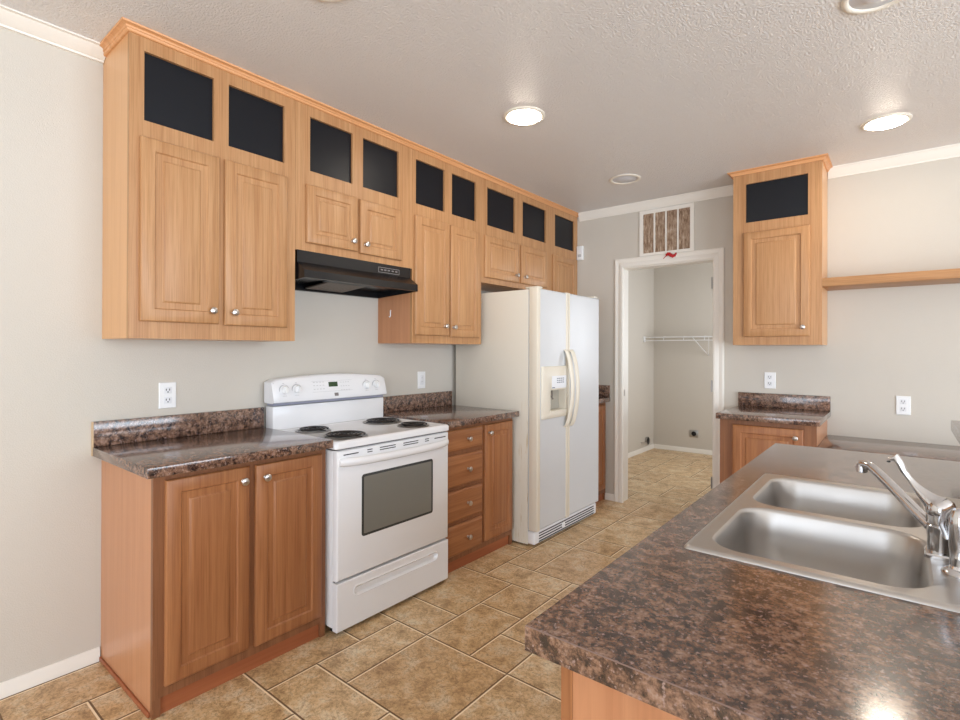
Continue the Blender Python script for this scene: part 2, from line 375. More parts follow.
# --- cased doorway to the laundry room
bm = nb()
CX0, CX1, CZ = .694, 1.594, 2.131
def casing(a, b_): return [(a, YW), (a, YW-.012), (a+(b_-a)*.12, YW-.016), (a+(b_-a)*.45, YW-.012), (a+(b_-a)*.62, YW-.018), (a+(b_-a)*.9, YW-.018), (b_, YW-.012), (b_, YW)]
def vert_cas(pr, z0, ztop_out, ztop_in, a, b_):
    lo = [(x, y, z0) for x, y in pr]; hi = [(x, y, ztop_out + (ztop_in-ztop_out)*(x-a)/(b_-a)) for x, y in pr]
    rings(bm, [lo, hi])
vert_cas(casing(CX0, .776), 0, CZ, DZ, CX0, .776); vert_cas(casing(CX1, 1.512), 0, CZ, DZ, CX1, 1.512)
top = casing(CZ, DZ)
rings(bm, [[(CX0 + (.776-CX0)*(CZ-z)/(CZ-DZ), y, z) for z, y in top], [(CX1 + (1.512-CX1)*(CZ-z)/(CZ-DZ), y, z) for z, y in top]])
box(bm, DX0, DX0+.006, YW, YW+.125, 0, DZ); box(bm, DX1-.006, DX1, YW, YW+.125, 0, DZ); box(bm, DX0+.006, DX1-.006, YW, YW+.125, DZ-.006, DZ)
dr = struct('door_1', bm, 'trim', loc=(1.144, YW, 0), angle=25)
for z in (1.86, 1.052, .295):
    bm = nb(); box(bm, DX1-.0080, DX1-.0062, YW-.012, YW+.030, z-.045, z+.045); tube(bm, [(1.5065, YW-.014, z-.046), (1.5065, YW-.014, z+.046)], .0062, 8)
    build('hinge', bm, 'hinge_metal', dr)
bm = nb(); box(bm, DX0+.006, DX0+.0085, YW+.02, YW+.055, .93, .985); build('strike_plate', bm, 'nickel', dr)

# ================================================================== CABINETS
def ax_of(face):
    return ((0, 1, 0), (0, 0, 1), (1, 0, 0)) if face == 'x' else ((1, 0, 0), (0, 0, 1), (0, -1, 0))
RAISED = [(0, -.018), (0, -.007), (.002, -.0025), (.006, 0), (.050, 0), (.0545, -.0065), (.0790, -.0065), (.0850, -.0005), (.087, 0)]
RAISED_S = [(0, -.018), (0, -.007), (.002, -.0025), (.006, 0), (.048, 0), (.052, -.0065), (.0690, -.0065), (.0745, -.0005), (.0765, 0)]
SLAB = [(0, -.018), (0, -.010), (.005, -.006), (.012, -.0015), (.017, 0)]
knob_mesh = []
def knob(parent, p, face):
    k = 'x' if face == 'x' else '-y'
    key = [o for o in knob_mesh if o[0] == k]
    if key:
        o = key[0][1].copy(); COL.objects.link(o)
    else:
        bm = nb(); lathe(bm, [(.008, 0), (.008, .002), (.0055, .004), (.005, .012), (.007, .015), (.0135, .018), (.0155, .022), (.0145, .026), (.009, .029), (.002, .030)], 20, k)
        o = build('knob', bm, 'nickel', None, loc=(0, 0, 0)); knob_mesh.append((k, o))
    o.parent = parent; o.location = Vector(p) - wl(parent)
def door(parent, face, plane, a0, a1, z0, z1, kn=None, m='oak', prof=None, name='door'):
    """plane = front surface coordinate; a0..a1 along the wall"""
    u, v, n = ax_of(face); O = (plane, a0, z0) if face == 'x' else (a0, plane, z0)
    prof = prof or (RAISED if z1-z0 > .45 else RAISED_S)
    bm = nb(); rect_panel(bm, O, u, v, n, a1-a0, z1-z0, prof)
    d = build(name, bm, m, parent)
    if kn:
        p = (plane, kn[0], kn[1]) if face == 'x' else (kn[0], plane, kn[1]); knob(d, p, face)
    return d
def glass(parent, face, plane, a0, a1, z0, z1):
    bm = nb()
    if face == 'x': box(bm, plane-.004, plane, a0-.004, a1+.004, z0-.004, z1+.004)
    else: box(bm, a0-.004, a1+.004, plane, plane+.004, z0-.004, z1+.004)
    return build('glass_panel', bm, 'black_glass', parent)
def face_frame(parent, face, front, a0, a1, z0, z1, holes, m, t=.019):
    """flat frame with rectangular openings, as a grid of blocks welded together"""
    A = sorted({a0, a1, *[h[0] for h in holes], *[h[1] for h in holes]}); Z = sorted({z0, z1, *[h[2] for h in holes], *[h[3] for h in holes]})
    solid = lambda a, z: not any(h[0] < a < h[1] and h[2] < z < h[3] for h in holes)
    bm = nb(); P = lambda a, z, d: ((front-d, a, z) if face == 'x' else (a, front+d, z))
    V = {}
    def vv(a, z, d):
        k = (round(a, 5), round(z, 5), d)
        if k not in V: V[k] = bm.verts.new(P(a, z, d))
        return V[k]
    nA, nZ = len(A)-1, len(Z)-1
    S_ = [[solid((A[i]+A[i+1])/2, (Z[j]+Z[j+1])/2) for j in range(nZ)] for i in range(nA)]
    for i in range(nA):
        for j in range(nZ):
            if not S_[i][j]: continue
            c = ((A[i], Z[j]), (A[i+1], Z[j]), (A[i+1], Z[j+1]), (A[i], Z[j+1]))
            bm.faces.new([vv(a, z, 0) for a, z in c]); bm.faces.new([vv(a, z, t) for a, z in reversed(c)])
            nbr = ((i, j-1), (i+1, j), (i, j+1), (i-1, j))
            for k, (p, q_) in enumerate(nbr):
                if 0 <= p < nA and 0 <= q_ < nZ and S_[p][q_]: continue
                e0, e1 = c[k], c[(k+1) % 4]
                bm.faces.new((vv(*e0, 0), vv(*e0, t), vv(*e1, t), vv(*e1, 0)))
    return build('face_frame', bm, m, parent)
def carcass(parent, x0, x1, y0, y1, z0, z1, m, open_top=False, t=.014):
    bm = nb()
    box(bm, x0, x1, y0, y0+t, z0, z1); box(bm, x0, x1, y1-t, y1, z0, z1); box(bm, x0, x1, y0+t, y1-t, z0, z0+t)
    return bm
ZU, ZT = 1.370, 2.574
XU = .32
def upper(label, y0, y1, zb, glasses, doors, knobs, group='oak wall cabinets along the left wall'):
    t = thing('wall_cabinet', (.16, (y0+y1)/2, zb), label, 'cabinet', group)
    bm = nb(); e = .0005
    box(bm, .001, XU-.0192, y0+e, y1-e, zb, ZT)
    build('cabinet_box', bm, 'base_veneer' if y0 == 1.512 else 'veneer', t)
    face_frame(t, 'x', XU, y0+e, y1-e, zb, ZT, [(a, b_, 2.238, 2.514) for a, b_ in glasses], 'oak')
    for a, b_ in glasses: glass(t, 'x', XU-.0145, a, b_, 2.238, 2.514)
    for (a, b_, c, d), k in zip(doors, knobs): door(t, 'x', XU+.019, a, b_, c, d, k)
    return t
G = 'oak wall cabinets along the left wall'
upper('tall oak wall cabinet at the near end of the row, left of the range hood', 0, .717, ZU,
      [(.052, .322), (.386, .657)], [(.036, .342, 1.438, 2.170), (.365, .668, 1.434, 2.170)], [(.308, 1.494), (.402, 1.492)])
upper('short oak wall cabinet above the black range hood', .717, 1.512, 1.828,
      [(.799, 1.063), (1.134, 1.399)], [(.773, 1.087, 1.868, 2.165), (1.105, 1.412, 1.862, 2.162)], [(1.05, 1.918), (1.137, 1.914)])
upper('tall oak wall cabinet between the range hood and the refrigerator', 1.512, 2.19, ZU,
      [(1.542, 1.804), (1.875, 2.130)], [(1.526, 1.838, 1.421, 2.162), (1.850, 2.152, 1.415, 2.160)], [(1.790, 1.484), (1.874, 1.480)])
upper('short oak wall cabinet directly above the white refrigerator', 2.19, 3.13, 1.816,
      [(2.258, 2.608), (2.714, 3.063)], [(2.22, 2.649, 1.855, 2.160), (2.677, 3.06, 1.856, 2.160)], [(2.60, 1.91), (2.716, 1.91)])
upper('narrow oak wall cabinet in the far corner beyond the refrigerator', 3.13, YW-.001, ZU,
      [(3.21, 3.555)], [(3.162, 3.56, 1.43, 2.157)], [(3.21, 1.49)])
# wooden crown along the cabinet tops
def crown_prof(s0): return [(s0-.01, ZT-.008), (s0+.006, ZT-.008), (s0+.010, ZT-.005), (s0+.012, ZT+.001), (s0+.016, ZT+.003), (s0+.018, ZT+.008), (s0+.026, ZT+.012), (s0+.032, ZT+.013), (s0+.034, ZT+.0195), (s0-.01, ZT+.0195)]
bm = nb(); pr = crown_prof(0)
A = [(XU+x, YW-.001, z) for x, z in pr]; B = [(XU+x, -x, z) for x, z in pr]; C_ = [(.001, -x, z) for x, z in pr]
rings(bm, [A, B, C_])
tag(build('crown_strip', bm, 'crownwood', angle=20), 'long stained wood crown strip running over all the left wall cabinets to the ceiling', 'moulding')

# base cabinets on the left wall
XB = .58
def base_left(label, y0, y1, doors, drawers, mats=('base_veneer', 'base_oak', 'toe'), foot=None):
    t = thing('base_cabinet', (.29, (y0+y1)/2, 0), label, 'cabinet', 'oak base cabinets along the left wall')
    bm = nb(); e = .0008; k = .014
    box(bm, .001, XB-.0195, y0+e, y0+k, .0, .875); box(bm, .001, XB-.0195, y1-k, y1-e, 0, .875); box(bm, .001, XB-.0195, y0+k, y1-k, .09, .104); box(bm, .001, .008, y0+k, y1-k, .104, .875)
    build('cabinet_box', bm, mats[0], t)
    hol = [(d[0]+.012, d[1]-.012, d[2]+.012, d[3]-.012) for d in doors] + [(d[0]+.01, d[1]-.01, d[2]+.01, d[3]-.01) for d in drawers]
    face_frame(t, 'x', XB, y0+e, y1-e, .066, .875, [], 'base_frame_shaded')
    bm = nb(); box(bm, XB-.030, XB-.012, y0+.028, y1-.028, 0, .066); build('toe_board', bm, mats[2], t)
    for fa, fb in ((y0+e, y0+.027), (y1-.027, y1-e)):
        bm = nb(); box(bm, XB-.019, XB, fa, fb, 0, .066); build('foot', bm, 'base_frame_shaded', t)
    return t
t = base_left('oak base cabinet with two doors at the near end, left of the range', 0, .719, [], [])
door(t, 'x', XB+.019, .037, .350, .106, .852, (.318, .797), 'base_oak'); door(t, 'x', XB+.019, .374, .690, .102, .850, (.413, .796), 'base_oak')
bm = nb(); box(bm, .002, XB-.02, -.008, .0007, 0, .018, .003); build('base_strip', bm, 'toe', t)
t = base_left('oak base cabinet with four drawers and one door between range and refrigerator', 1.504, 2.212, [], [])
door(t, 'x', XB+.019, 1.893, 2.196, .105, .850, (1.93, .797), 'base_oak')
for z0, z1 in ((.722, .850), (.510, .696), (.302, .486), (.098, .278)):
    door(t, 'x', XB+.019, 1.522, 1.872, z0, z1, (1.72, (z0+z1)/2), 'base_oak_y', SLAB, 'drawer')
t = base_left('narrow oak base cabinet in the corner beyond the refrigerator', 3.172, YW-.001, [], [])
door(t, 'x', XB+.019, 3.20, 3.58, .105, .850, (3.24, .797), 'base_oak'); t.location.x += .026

# countertops on the left wall
def counter(label, y0, y1, splash_end=None, group='dark granite-print countertops'):
    t = thing('countertop', (.31, (y0+y1)/2, .876), label, 'countertop', group)
    bm = nb(); box(bm, .001, .635, y0, y1, .8762, .914, .0025); build('slab', bm, 'granite', t)
    bm = nb(); box(bm, .001, .021, y0+.003, y1-.001, .9142, 1.020, .002); build('backsplash', bm, 'granite', t)
    return t
t = counter('granite-print countertop over the two-door cabinet left of the range', -.036, .7218)
bm = nb(); box(bm, .0012, .022, -.0362, -.0332, .876, 1.020); build('edge_strip', bm, 'caulk', t)
counter('granite-print countertop between the range and the refrigerator', 1.500, 2.218)
t = counter('short granite-print countertop in the far corner behind the refrigerator', 3.168, YW-.001)
bm = nb(); box(bm, .022, .632, YW-.021, YW-.0012, .9142, 1.02, .002); build('side_splash', bm, 'granite', t); t.location.x += .018

# cabinets on the far wall
FX0, FX1, FYU = 1.730, 2.262, 3.299
t = thing('wall_cabinet', ((FX0+FX1)/2, 3.45, ZU), 'single-door oak wall cabinet on the far wall beside the doorway', 'cabinet')
bm = nb(); box(bm, FX0, FX1, FYU+.0192, YW-.001, ZU, ZT); build('cabinet_box', bm, 'veneer', t)
face_frame(t, 'y', FYU, FX0, FX1, ZU, ZT, [(1.811, 2.184, 2.227, 2.498)], 'oak')
glass(t, 'y', FYU+.0145, 1.811, 2.184, 2.227, 2.498)
door(t, 'y', FYU-.019, 1.798, 2.196, 1.427, 2.155, (2.159, 1.486))
bm = nb(); pr = crown_prof(0)
rings(bm, [[(FX0-x, YW-.001, z) for x, z in pr], [(FX0-x, FYU-x, z) for x, z in pr], [(FX1+x, FYU-x, z) for x, z in pr], [(FX1+x, YW-.001, z) for x, z in pr]])
tag(build('crown_strip', bm, 'crownwood_x', angle=20), 'short stained wood crown strip wrapping the top of the single-door wall cabinet', 'moulding')
BX0, BX1, BY = 1.712, 2.262, 3.03
t = thing('base_cabinet', (1.99, 3.3, 0), 'oak base cabinet with one door on the far wall beside the doorway', 'cabinet')
bm = nb(); box(bm, BX0, BX0+.014, BY+.0195, YW-.001, 0, .875); box(bm, BX1-.014, BX1, BY+.0195, YW-.001, 0, .875); box(bm, BX0+.014, BX1-.014, BY+.0195, YW-.001, .09, .104)
build('cabinet_box', bm, 'base_veneer', t)
face_frame(t, 'y', BY, BX0, BX1, .066, .875, [], 'base_frame_shaded')
door(t, 'y', BY-.019, 1.792, 2.195, .105, .845, (2.155, .79), 'base_oak')
bm = nb(); box(bm, BX0+.02, BX1-.02, BY+.012, BY+.030, 0, .066); build('toe_board', bm, 'toe_x', t)
t = thing('countertop', (1.99, 3.3, .876), 'small granite-print countertop on the far wall under the single-door wall cabinet', 'countertop', 'dark granite-print countertops')
bm = nb(); box(bm, 1.697, 2.283, 2.980, YW-.001, .8762, .914, .0025); build('slab', bm, 'granite', t)
bm = nb(); box(bm, 1.698, 2.282, YW-.021, YW-.0012, .9142, 1.016, .002); build('backsplash', bm, 'granite', t)
# built-in desk top and the ledge above it
bm = nb(); box(bm, 2.2635, 4.6, 3.02, YW-.001, .712, .749, .002)
tag(build('desk_top', bm, 'granite'), 'low granite-print desk surface along the far wall beyond the peninsula', 'desk')
bm = nb(); box(bm, FX1+.0008, XR-.001, FYU-.001, YW-.001, 1.747, 1.801, .001)
tag(build('wall_shelf', bm, 'oak_x'), 'long thick oak shelf fixed to the far wall right of the wall cabinet', 'shelf')

# ================================================================== PENINSULA
PX0, PX1, PY0, PY1 = 2.2215, 2.90, -.0624, 1.937
SX0, SX1, SY0, SY1 = 2.305, 2.864, .400, 1.235
t = thing('peninsula_cabinet', (2.56, .93, 0), 'light oak peninsula cabinet carrying the sink counter', 'cabinet')
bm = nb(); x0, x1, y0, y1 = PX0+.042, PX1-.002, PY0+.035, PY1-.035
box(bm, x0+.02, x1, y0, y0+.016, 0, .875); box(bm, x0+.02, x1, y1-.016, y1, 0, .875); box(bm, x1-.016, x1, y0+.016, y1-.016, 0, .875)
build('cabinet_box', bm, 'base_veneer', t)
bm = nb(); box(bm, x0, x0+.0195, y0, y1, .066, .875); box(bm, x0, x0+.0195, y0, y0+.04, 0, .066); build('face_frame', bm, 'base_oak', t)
n = 5; w_ = (y1-y0-.06)/n
for k in range(n):
    a = y0+.03+k*w_; u_, v_, nn = (0, 1, 0), (0, 0, 1), (-1, 0, 0)
    bm = nb(); rect_panel(bm, (x0-.019, a+.012, .105), u_, v_, nn, w_-.024, .745, RAISED); build('door', bm, 'base_oak', t)
t = thing('countertop', (2.56, .93, .876), 'large granite-print peninsula countertop in the foreground holding the sink', 'countertop', 'dark granite-print countertops')
bm = nb(); hx0, hx1, hy0, hy1 = SX0+.012, SX1-.012, SY0+.012, SY1-.012
def rr(a, b_, c, d, z): return [(a, c, z), (b_, c, z), (b_, d, z), (a, d, z)]
e = .0014
L = rings(bm, [rr(hx0, hx1, hy0, hy1, .8762), rr(hx0, hx1, hy0, hy1, .914), rr(PX0+e, PX1-e, PY0+e, PY1-e, .914), rr(PX0, PX1, PY0, PY1, .914-e), rr(PX0, PX1, PY0, PY1, .8762)], False, False)
n4 = 4
for i in range(4): bm.faces.new((L[-1][i], L[-1][(i+1) % 4], L[0][(i+1) % 4], L[0][i]))
for f_ in bm.faces:
    if all(any(v is w for w in L[2]+L[3]) for v in f_.verts): f_.material_index = 1
build('slab', bm, ['granite', 'laminate_seam'], t, angle=20)
# raised snack bar on a knee wall behind the sink
bm = nb(); box(bm, 2.905, 3.005, -.6, 1.90, 0, 1.029); struct('wall_knee', bm, 'wall')
bm = nb(); box(bm, 2.805, 3.22, -.6, 1.912, 1.030, 1.070, .003)
tag(build('bar_top', bm, 'granite'), 'raised granite-print bar ledge whose corner shows right of the faucet', 'bar')

# sink
t = thing('kitchen_sink', ((SX0+SX1)/2, (SY0+SY1)/2, .914), 'double-bowl stainless steel sink set into the peninsula countertop', 'sink')
zt = .9205; NB = 7
def bowl_pts(x0, x1, y0, y1, r, z): return [(x, y, z) for x, y in rrect(x0, x1, y0, y1, r, NB)]
bm = nb()
mid = .815; bx0, bx1 = SX0+.034, SX0+.400
cells = ((SY0, mid, SY0+.032, mid-.014), (mid, SY1, mid+.014, SY1-.032))
cx1 = bx1+.022
for c0, c1, b0, b1 in cells:
    rings(bm, [bowl_pts(SX0+.018, cx1, c0+(.018 if c0 == SY0 else 0), c1-(.018 if c1 == SY1 else 0), .0006, zt), bowl_pts(bx0, bx1, b0, b1, .072, zt)], False, False)
# outer rolled rim
O1 = [(x, y, zt) for x, y in rrect(SX0+.018, SX1-.018, SY0+.018, SY1-.018, .0006, NB)]
rim = []
for ins, z, r in ((.018, zt, .0006), (.013, zt+.0005, .006), (.006, zt+.0006, .009), (.001, zt-.003, .011), (0, .9142, .011)):
    rim.append([(x, y, z) for x, y in rrect(SX0+ins, SX1-ins, SY0+ins, SY1-ins, r, NB)])
rings(bm, rim, False, False)
# deck for the faucet
q = [bm.verts.new(p) for p in ((cx1, SY0+.018, zt), (SX1-.018, SY0+.018, zt), (SX1-.018, SY1-.018, zt), (cx1, SY1-.018, zt))]; bm.faces.new(q)
build('rim', bm, 'steel', t, angle=50)
for c0, c1, b0, b1 in cells:
    bm = nb(); lp = []
    D = .175
    prof = [(0, 0, .072), (.003, -.0025, .072), (.006, -.009, .072), (.012, -.06, .072), (.018, -.12, .075), (.024, -D+.035, .078), (.034, -D+.014, .082), (.052, -D+.003, .07), (.075, -D, .055)]
    for ins, dz, r in prof: lp.append(bowl_pts(bx0+ins, bx1-ins, b0+ins, b1-ins, r, zt+dz))
    cx_, cy_ = (bx0+bx1)/2, (b0+b1)/2
    last = []
    m_ = len(lp[-1])
    for x, y, z in lp[-1]:
        v = Vector((x-cx_, y-cy_)); v.normalize(); last.append((cx_+v.x*.045, cy_+v.y*.045, zt-D-.003))
    lp.append(last)
    rings(bm, lp, False, True)
    bo = build('bowl', bm, 'steel', t, angle=60)
    bm = nb(); lathe(bm, [(.044, .0), (.044, .002), (.038, .003), (.034, -.001), (.012, -.001), (.010, .004), (.002, .005)], 24, 'z', (cx_, cy_, zt-D-.0015)); build('drain', bm, 'chrome', bo)

# faucet
FXc, FYc, FZ = 2.722, .665, zt
t = thing('faucet', (FXc, FYc, FZ), 'chrome single-lever kitchen faucet standing on the sink deck', 'faucet')
bm = nb(); pr = [(x, y) for x, y in rrect(FXc-.026, FXc+.026, FYc-.030, FYc+.030, .006, 3)]
rings(bm, [[(x, y, FZ+.0002) for x, y in pr], [(x, y, FZ+.006) for x, y in pr], [(FXc+(x-FXc)*.9, FYc+(y-FYc)*.9, FZ+.009) for x, y in pr]])
build('base_plate', bm, 'chrome', t)
bm = nb(); lathe(bm, [(.0215, .008), (.0215, .040), (.0225, .042), (.0225, .060), (.0205, .062), (.0205, .064), (.0235, .066), (.0235, .080), (.0200, .083)], 28, 'z', (FXc, FYc, FZ)); build('body', bm, 'chrome', t)
bm = nb(); lathe(bm, [(.0235, .084), (.0245, .088), (.0240, .098), (.020, .108), (.012, .114), (.002, .116)], 28, 'z', (FXc, FYc, FZ)); hd = build('lever_cap', bm, 'chrome', t)
bm = nb()
H0 = Vector((FXc-.004, FYc+.002, FZ+.098)); H1 = Vector((2.6525, .690, 1.098))
pts, ra, fl = [], [], []
for k in range(11):
    s = k/10; p = H0.lerp(H1, s); p.z += -.010*math.sin(PI*s) + (.005 if k > 8 else 0); pts.append(p)
    ra.append(.023-.0165*min(s*1.5, 1)**.8 + (.0045*max(0, s-.65)/.35)); fl.append(1-.25*min(1, s*1.5))
pts.append(H1 + Vector((-.010, .004, -.001))); ra.append(.010); fl.append(.5)
pts.append(H1 + Vector((-.013, .005, -.006))); ra.append(.008); fl.append(.35)
tube(bm, pts, ra, 14, fl, (0.6, -.2, .75)); build('lever', bm, 'chrome', hd, angle=50)
bm = nb()
P0 = Vector((FXc-.012, FYc+.01, FZ+.052)); P1 = Vector((2.588, .812, 1.066))
pts = []
for k in range(15):
    s = k/14; p = P0.lerp(P1, s); p.z += .010*math.sin(PI*s)*s + .006*s*s - .012*max(0, s-.85)/.15; pts.append(p)
ra = [.0125-.003*(k/14) for k in range(15)]
dirv = (P1-P0); dirv.z = 0; dirv.normalize()
pts.append(P1 + dirv*.010 + Vector((0, 0, -.016))); ra.append(.0085)
tube(bm, pts, ra, 16, 1.0); build('spout', bm, 'chrome', t, angle=60)
bm = nb(); lathe(bm, [(.0085, .0), (.0115, -.001), (.0115, -.018), (.009, -.020), (.002, -.020)], 20, 'z', (P1.x+.000, P1.y+.000, P1.z-.006)); build('aerator', bm, 'chrome', t)
SPx, SPy = 2.744, .572
t = thing('side_sprayer', (SPx, SPy, FZ), 'chrome pull-out sprayer standing on the sink deck in front of the faucet', 'sprayer')
bm = nb(); lathe(bm, [(.027, .0002), (.027, .003), (.024, .007), (.017, .011), (.015, .016)], 26, 'z', (SPx, SPy, FZ)); build('flange', bm, 'chrome', t)
bm = nb(); lathe(bm, [(.0145, .014), (.0150, .030), (.0152, .031), (.0145, .033), (.0165, .050), (.0165, .075), (.0175, .090), (.0170, .104), (.012, .116), (.003, .121)], 26, 'z', (SPx, SPy, FZ)); build('spray_head', bm, 'chrome', t)
bm = nb(); tube(bm, [(SPx-.016, SPy+.004, FZ+.060), (SPx-.024, SPy+.006, FZ+.085), (SPx-.020, SPy+.005, FZ+.108), (SPx-.006, SPy+.001, FZ+.120)], [.003, .0035, .004, .004], 8, 1.6); build('trigger', bm, 'chrome', t)

# ================================================================== RANGE
RY0, RY1 = .733, 1.494
t = thing('electric_range', (.32, (RY0+RY1)/2, 0), 'white freestanding electric range with four coil burners under the black hood', 'range')
bm = nb(); box(bm, .022, .602, RY0, RY1, .035, .858, .003); box(bm, .03, .60, RY0+.01, RY1-.01, .858, .880); build('body', bm, 'white_enamel', t)
for x in (.08, .56):
    for y in (RY0+.04, RY1-.04):
        bm = nb(); lathe(bm, [(.016, 0), (.016, .012), (.008, .014), (.008, .036)], 12, 'z', (x, y, 0)); build('leg', bm, 'black_under', t)
# cooktop, a pressed tray with a raised lip
bm = nb(); cx0, cx1_, cy0, cy1 = .085, .643, .7225, 1.4965
def ct(i, z, r): return [(x, y, z) for x, y in rrect(cx0+i, cx1_-i, cy0+i, cy1-i, r, 5)]
rings(bm, [ct(.006, .866, .014), ct(0, .870, .018), ct(0, .892, .018), ct(.004, .900, .018), ct(.012, .9035, .014), ct(.026, .9025, .012), ct(.034, .899, .010)]); build('cooktop', bm, 'white_enamel', t, angle=50)
for bx, by, br in ((.235, .873, .080), (.51, .870, .102), (.258, 1.322, .102), (.508, 1.336, .080)):
    bm = nb(); lathe(bm, [(br+.010, .8992), (br+.012, .903), (br+.006, .9045), (br-.004, .898), (br*.5, .8915), (.004, .8905)], 36, 'z', (bx, by, 0)); p = build('drip_pan', bm, 'pan', t)
    bm = nb(); pts = []; turns = 3.9 if br > .09 else 3.1
    n = int(turns*26)
    for k in range(n+1):
        s = k/n; r_ = br-.004 - (br-.022)*s; a = 2*PI*turns*s + .6; pts.append((bx+r_*math.cos(a), by+r_*math.sin(a), .9115))
    tube(bm, pts, .0050, 8, .7, (0, 0, 1))
    for k in range(3):
        a = 2*PI*k/3+.3; tube(bm, [(bx+.01*math.cos(a), by+.01*math.sin(a), .905), (bx+(br)*math.cos(a), by+(br)*math.sin(a), .905)], .0022, 6)
    build('coil', bm, 'coil', p, angle=60)
# backguard: riser, slanted control panel with an arched top
bm = nb(); box(bm, .012, .0845, RY0-.004, RY1-.014, .870, 1.026, .003); build('riser', bm, 'white_enamel', t)
bm = nb(); box(bm, .020, .0835, RY0, RY1-.017, 1.030, 1.047); build('riser_seam', bm, 'seam_gray', t)
bm = nb(); loops = []; NY = 26
for k in range(NY+1):
    s = k/NY; y = (RY0-.013) + (RY1-RY0+.004)*s; arch = .022*(1-(2*s-1)**2); er = .012*max(0, 1-min(s, 1-s)*26)
    zt_ = 1.166+arch-er; loops.append([(.012, y, 1.043), (.096, y, 1.043), (.113-er*.5, y, 1.048), (.116-er*.5, y, 1.056), (.090-er*.3, y, zt_-.012), (.082, y, zt_-.003), (.070, y, zt_), (.012, y, zt_)])
rings(bm, loops); cp = build('control_panel', bm, 'white_enamel', t, angle=40)
def on_panel(y, z):
    s_ = (y-RY0+.013)/(RY1-RY0+.004); top_ = 1.154 + .022*(1-(2*s_-1)**2)
    return .116 - (z-1.056)/(top_-1.056)*.026 + .0004
for y in (.782, .855, 1.328, 1.403):
    bm = nb(); x = on_panel(y, 1.113); lathe(bm, [(.0285, -.003), (.0285, .0012)], 26, 'x', (x, y, 1.113)); build('knob_shade_ring', bm, 'gray_line', t)  # grey ring added to stand in for shading around the knob
    bm = nb(); lathe(bm, [(.024, -.002), (.0245, .003), (.021, .006), (.0185, .018), (.016, .020), (.002, .020)], 26, 'x', (x, y, 1.113))
    kb = build('control_knob', bm, 'white_plastic', t)
    bm = nb(); box(bm, x+.018, x+.027, y-.0045, y+.0045, 1.096, 1.130, .002); build('grip', bm, 'white_plastic', kb)
bm = nb()
def pq(y0, y1, z0, z1, d=.0012):
    P_ = ((y0, z0), (y1, z0), (y1, z1), (y0, z1))
    rings(bm, [[(on_panel(y, z)-.001, y, z) for y, z in P_], [(on_panel(y, z)+d, y, z) for y, z in P_]])
pq(1.060, 1.120, 1.116, 1.143); build('clock_display', bm, 'green_display', cp)
bm = nb(); pq(1.092, 1.118, 1.062, 1.080); build('badge', bm, 'badge', cp)
bm = nb()
for y0, y1, z in ((.96, 1.04, 1.146), (.96, 1.04, 1.128), (.96, 1.04, 1.108), (1.14, 1.21, 1.140), (1.14, 1.21, 1.118), (1.14, 1.21, 1.096)):
    for k in range(4): pq(y0+(y1-y0)*k/4, y0+(y1-y0)*(k/4+.13), z-.003, z, .0008)
pq(.950, 1.222, 1.149, 1.1502, .0008); pq(.950, 1.222, 1.090, 1.0912, .0008)
for y in (.782, .855, 1.328, 1.403): pq(y-.005, y+.005, 1.146, 1.149, .0008); pq(y-.012, y+.012, 1.080, 1.082, .0008)
pq(.722, .730, 1.148, 1.150, .0008); build('printed_marks', bm, 'gray_line', cp)
# oven door with vent slots, handle and window
bm = nb(); rect_panel(bm, (.637, RY0+.002, .256), (0, 1, 0), (0, 0, 1), (1, 0, 0), RY1-RY0-.004, .603, [(0, -.034), (0, -.008), (.003, -.003), (.009, 0)])
od = build('oven_door', bm, 'white_enamel', t)
for y0, y1, two in ((.769, .855, 0), (.908, .939, 1), (.986, 1.090, 1), (1.143, 1.250, 1), (1.301, 1.331, 1), (1.375, 1.465, 0)):
    for z0, z1 in (((.840, .8445), (.8290, .8335)) if two else ((.8345, .8395),)):
        bm = nb(); box(bm, .6365, .6377, y0, y1, z0, z1); build('vent_slot', bm, 'dark_gap', od)
bm = nb(); loops = []
for k in range(25):
    s = k/24; y = RY0+.012 + (RY1-RY0-.024)*s; bow = .040*(1-(2*s-1)**6)*(.85+.15*math.sin(PI*s)); x = .6372+bow; sag = .010*(1-(2*s-1)**2)
    z0 = .786-sag*.4; loops.append([(x-.012, y, z0+.004), (x, y, z0), (x+.008, y, z0+.006), (x+.010, y, z0+.022), (x+.004, y, z0+.036), (x-.008, y, z0+.038), (x-.014, y, z0+.030)])
rings(bm, loops); build('handle', bm, 'white_enamel', od, angle=60)
bm = nb(); wy0, wy1, wz0, wz1 = .875, 1.362, .430, .728
def wr(i, x, r): return [(x, a, b_) for a, b_ in rrect(wy0+i, wy1-i, wz0+i, wz1-i, r, 4)]
rings(bm, [wr(0, .6366, .014), wr(0, .6384, .014), wr(.004, .6390, .011)]); build('window_border', bm, 'oven_glass_rim', od)
bm = nb(); rings(bm, [wr(.012, .6386, .006), wr(.012, .6396, .006)]); build('window_glass', bm, 'oven_glass', od)
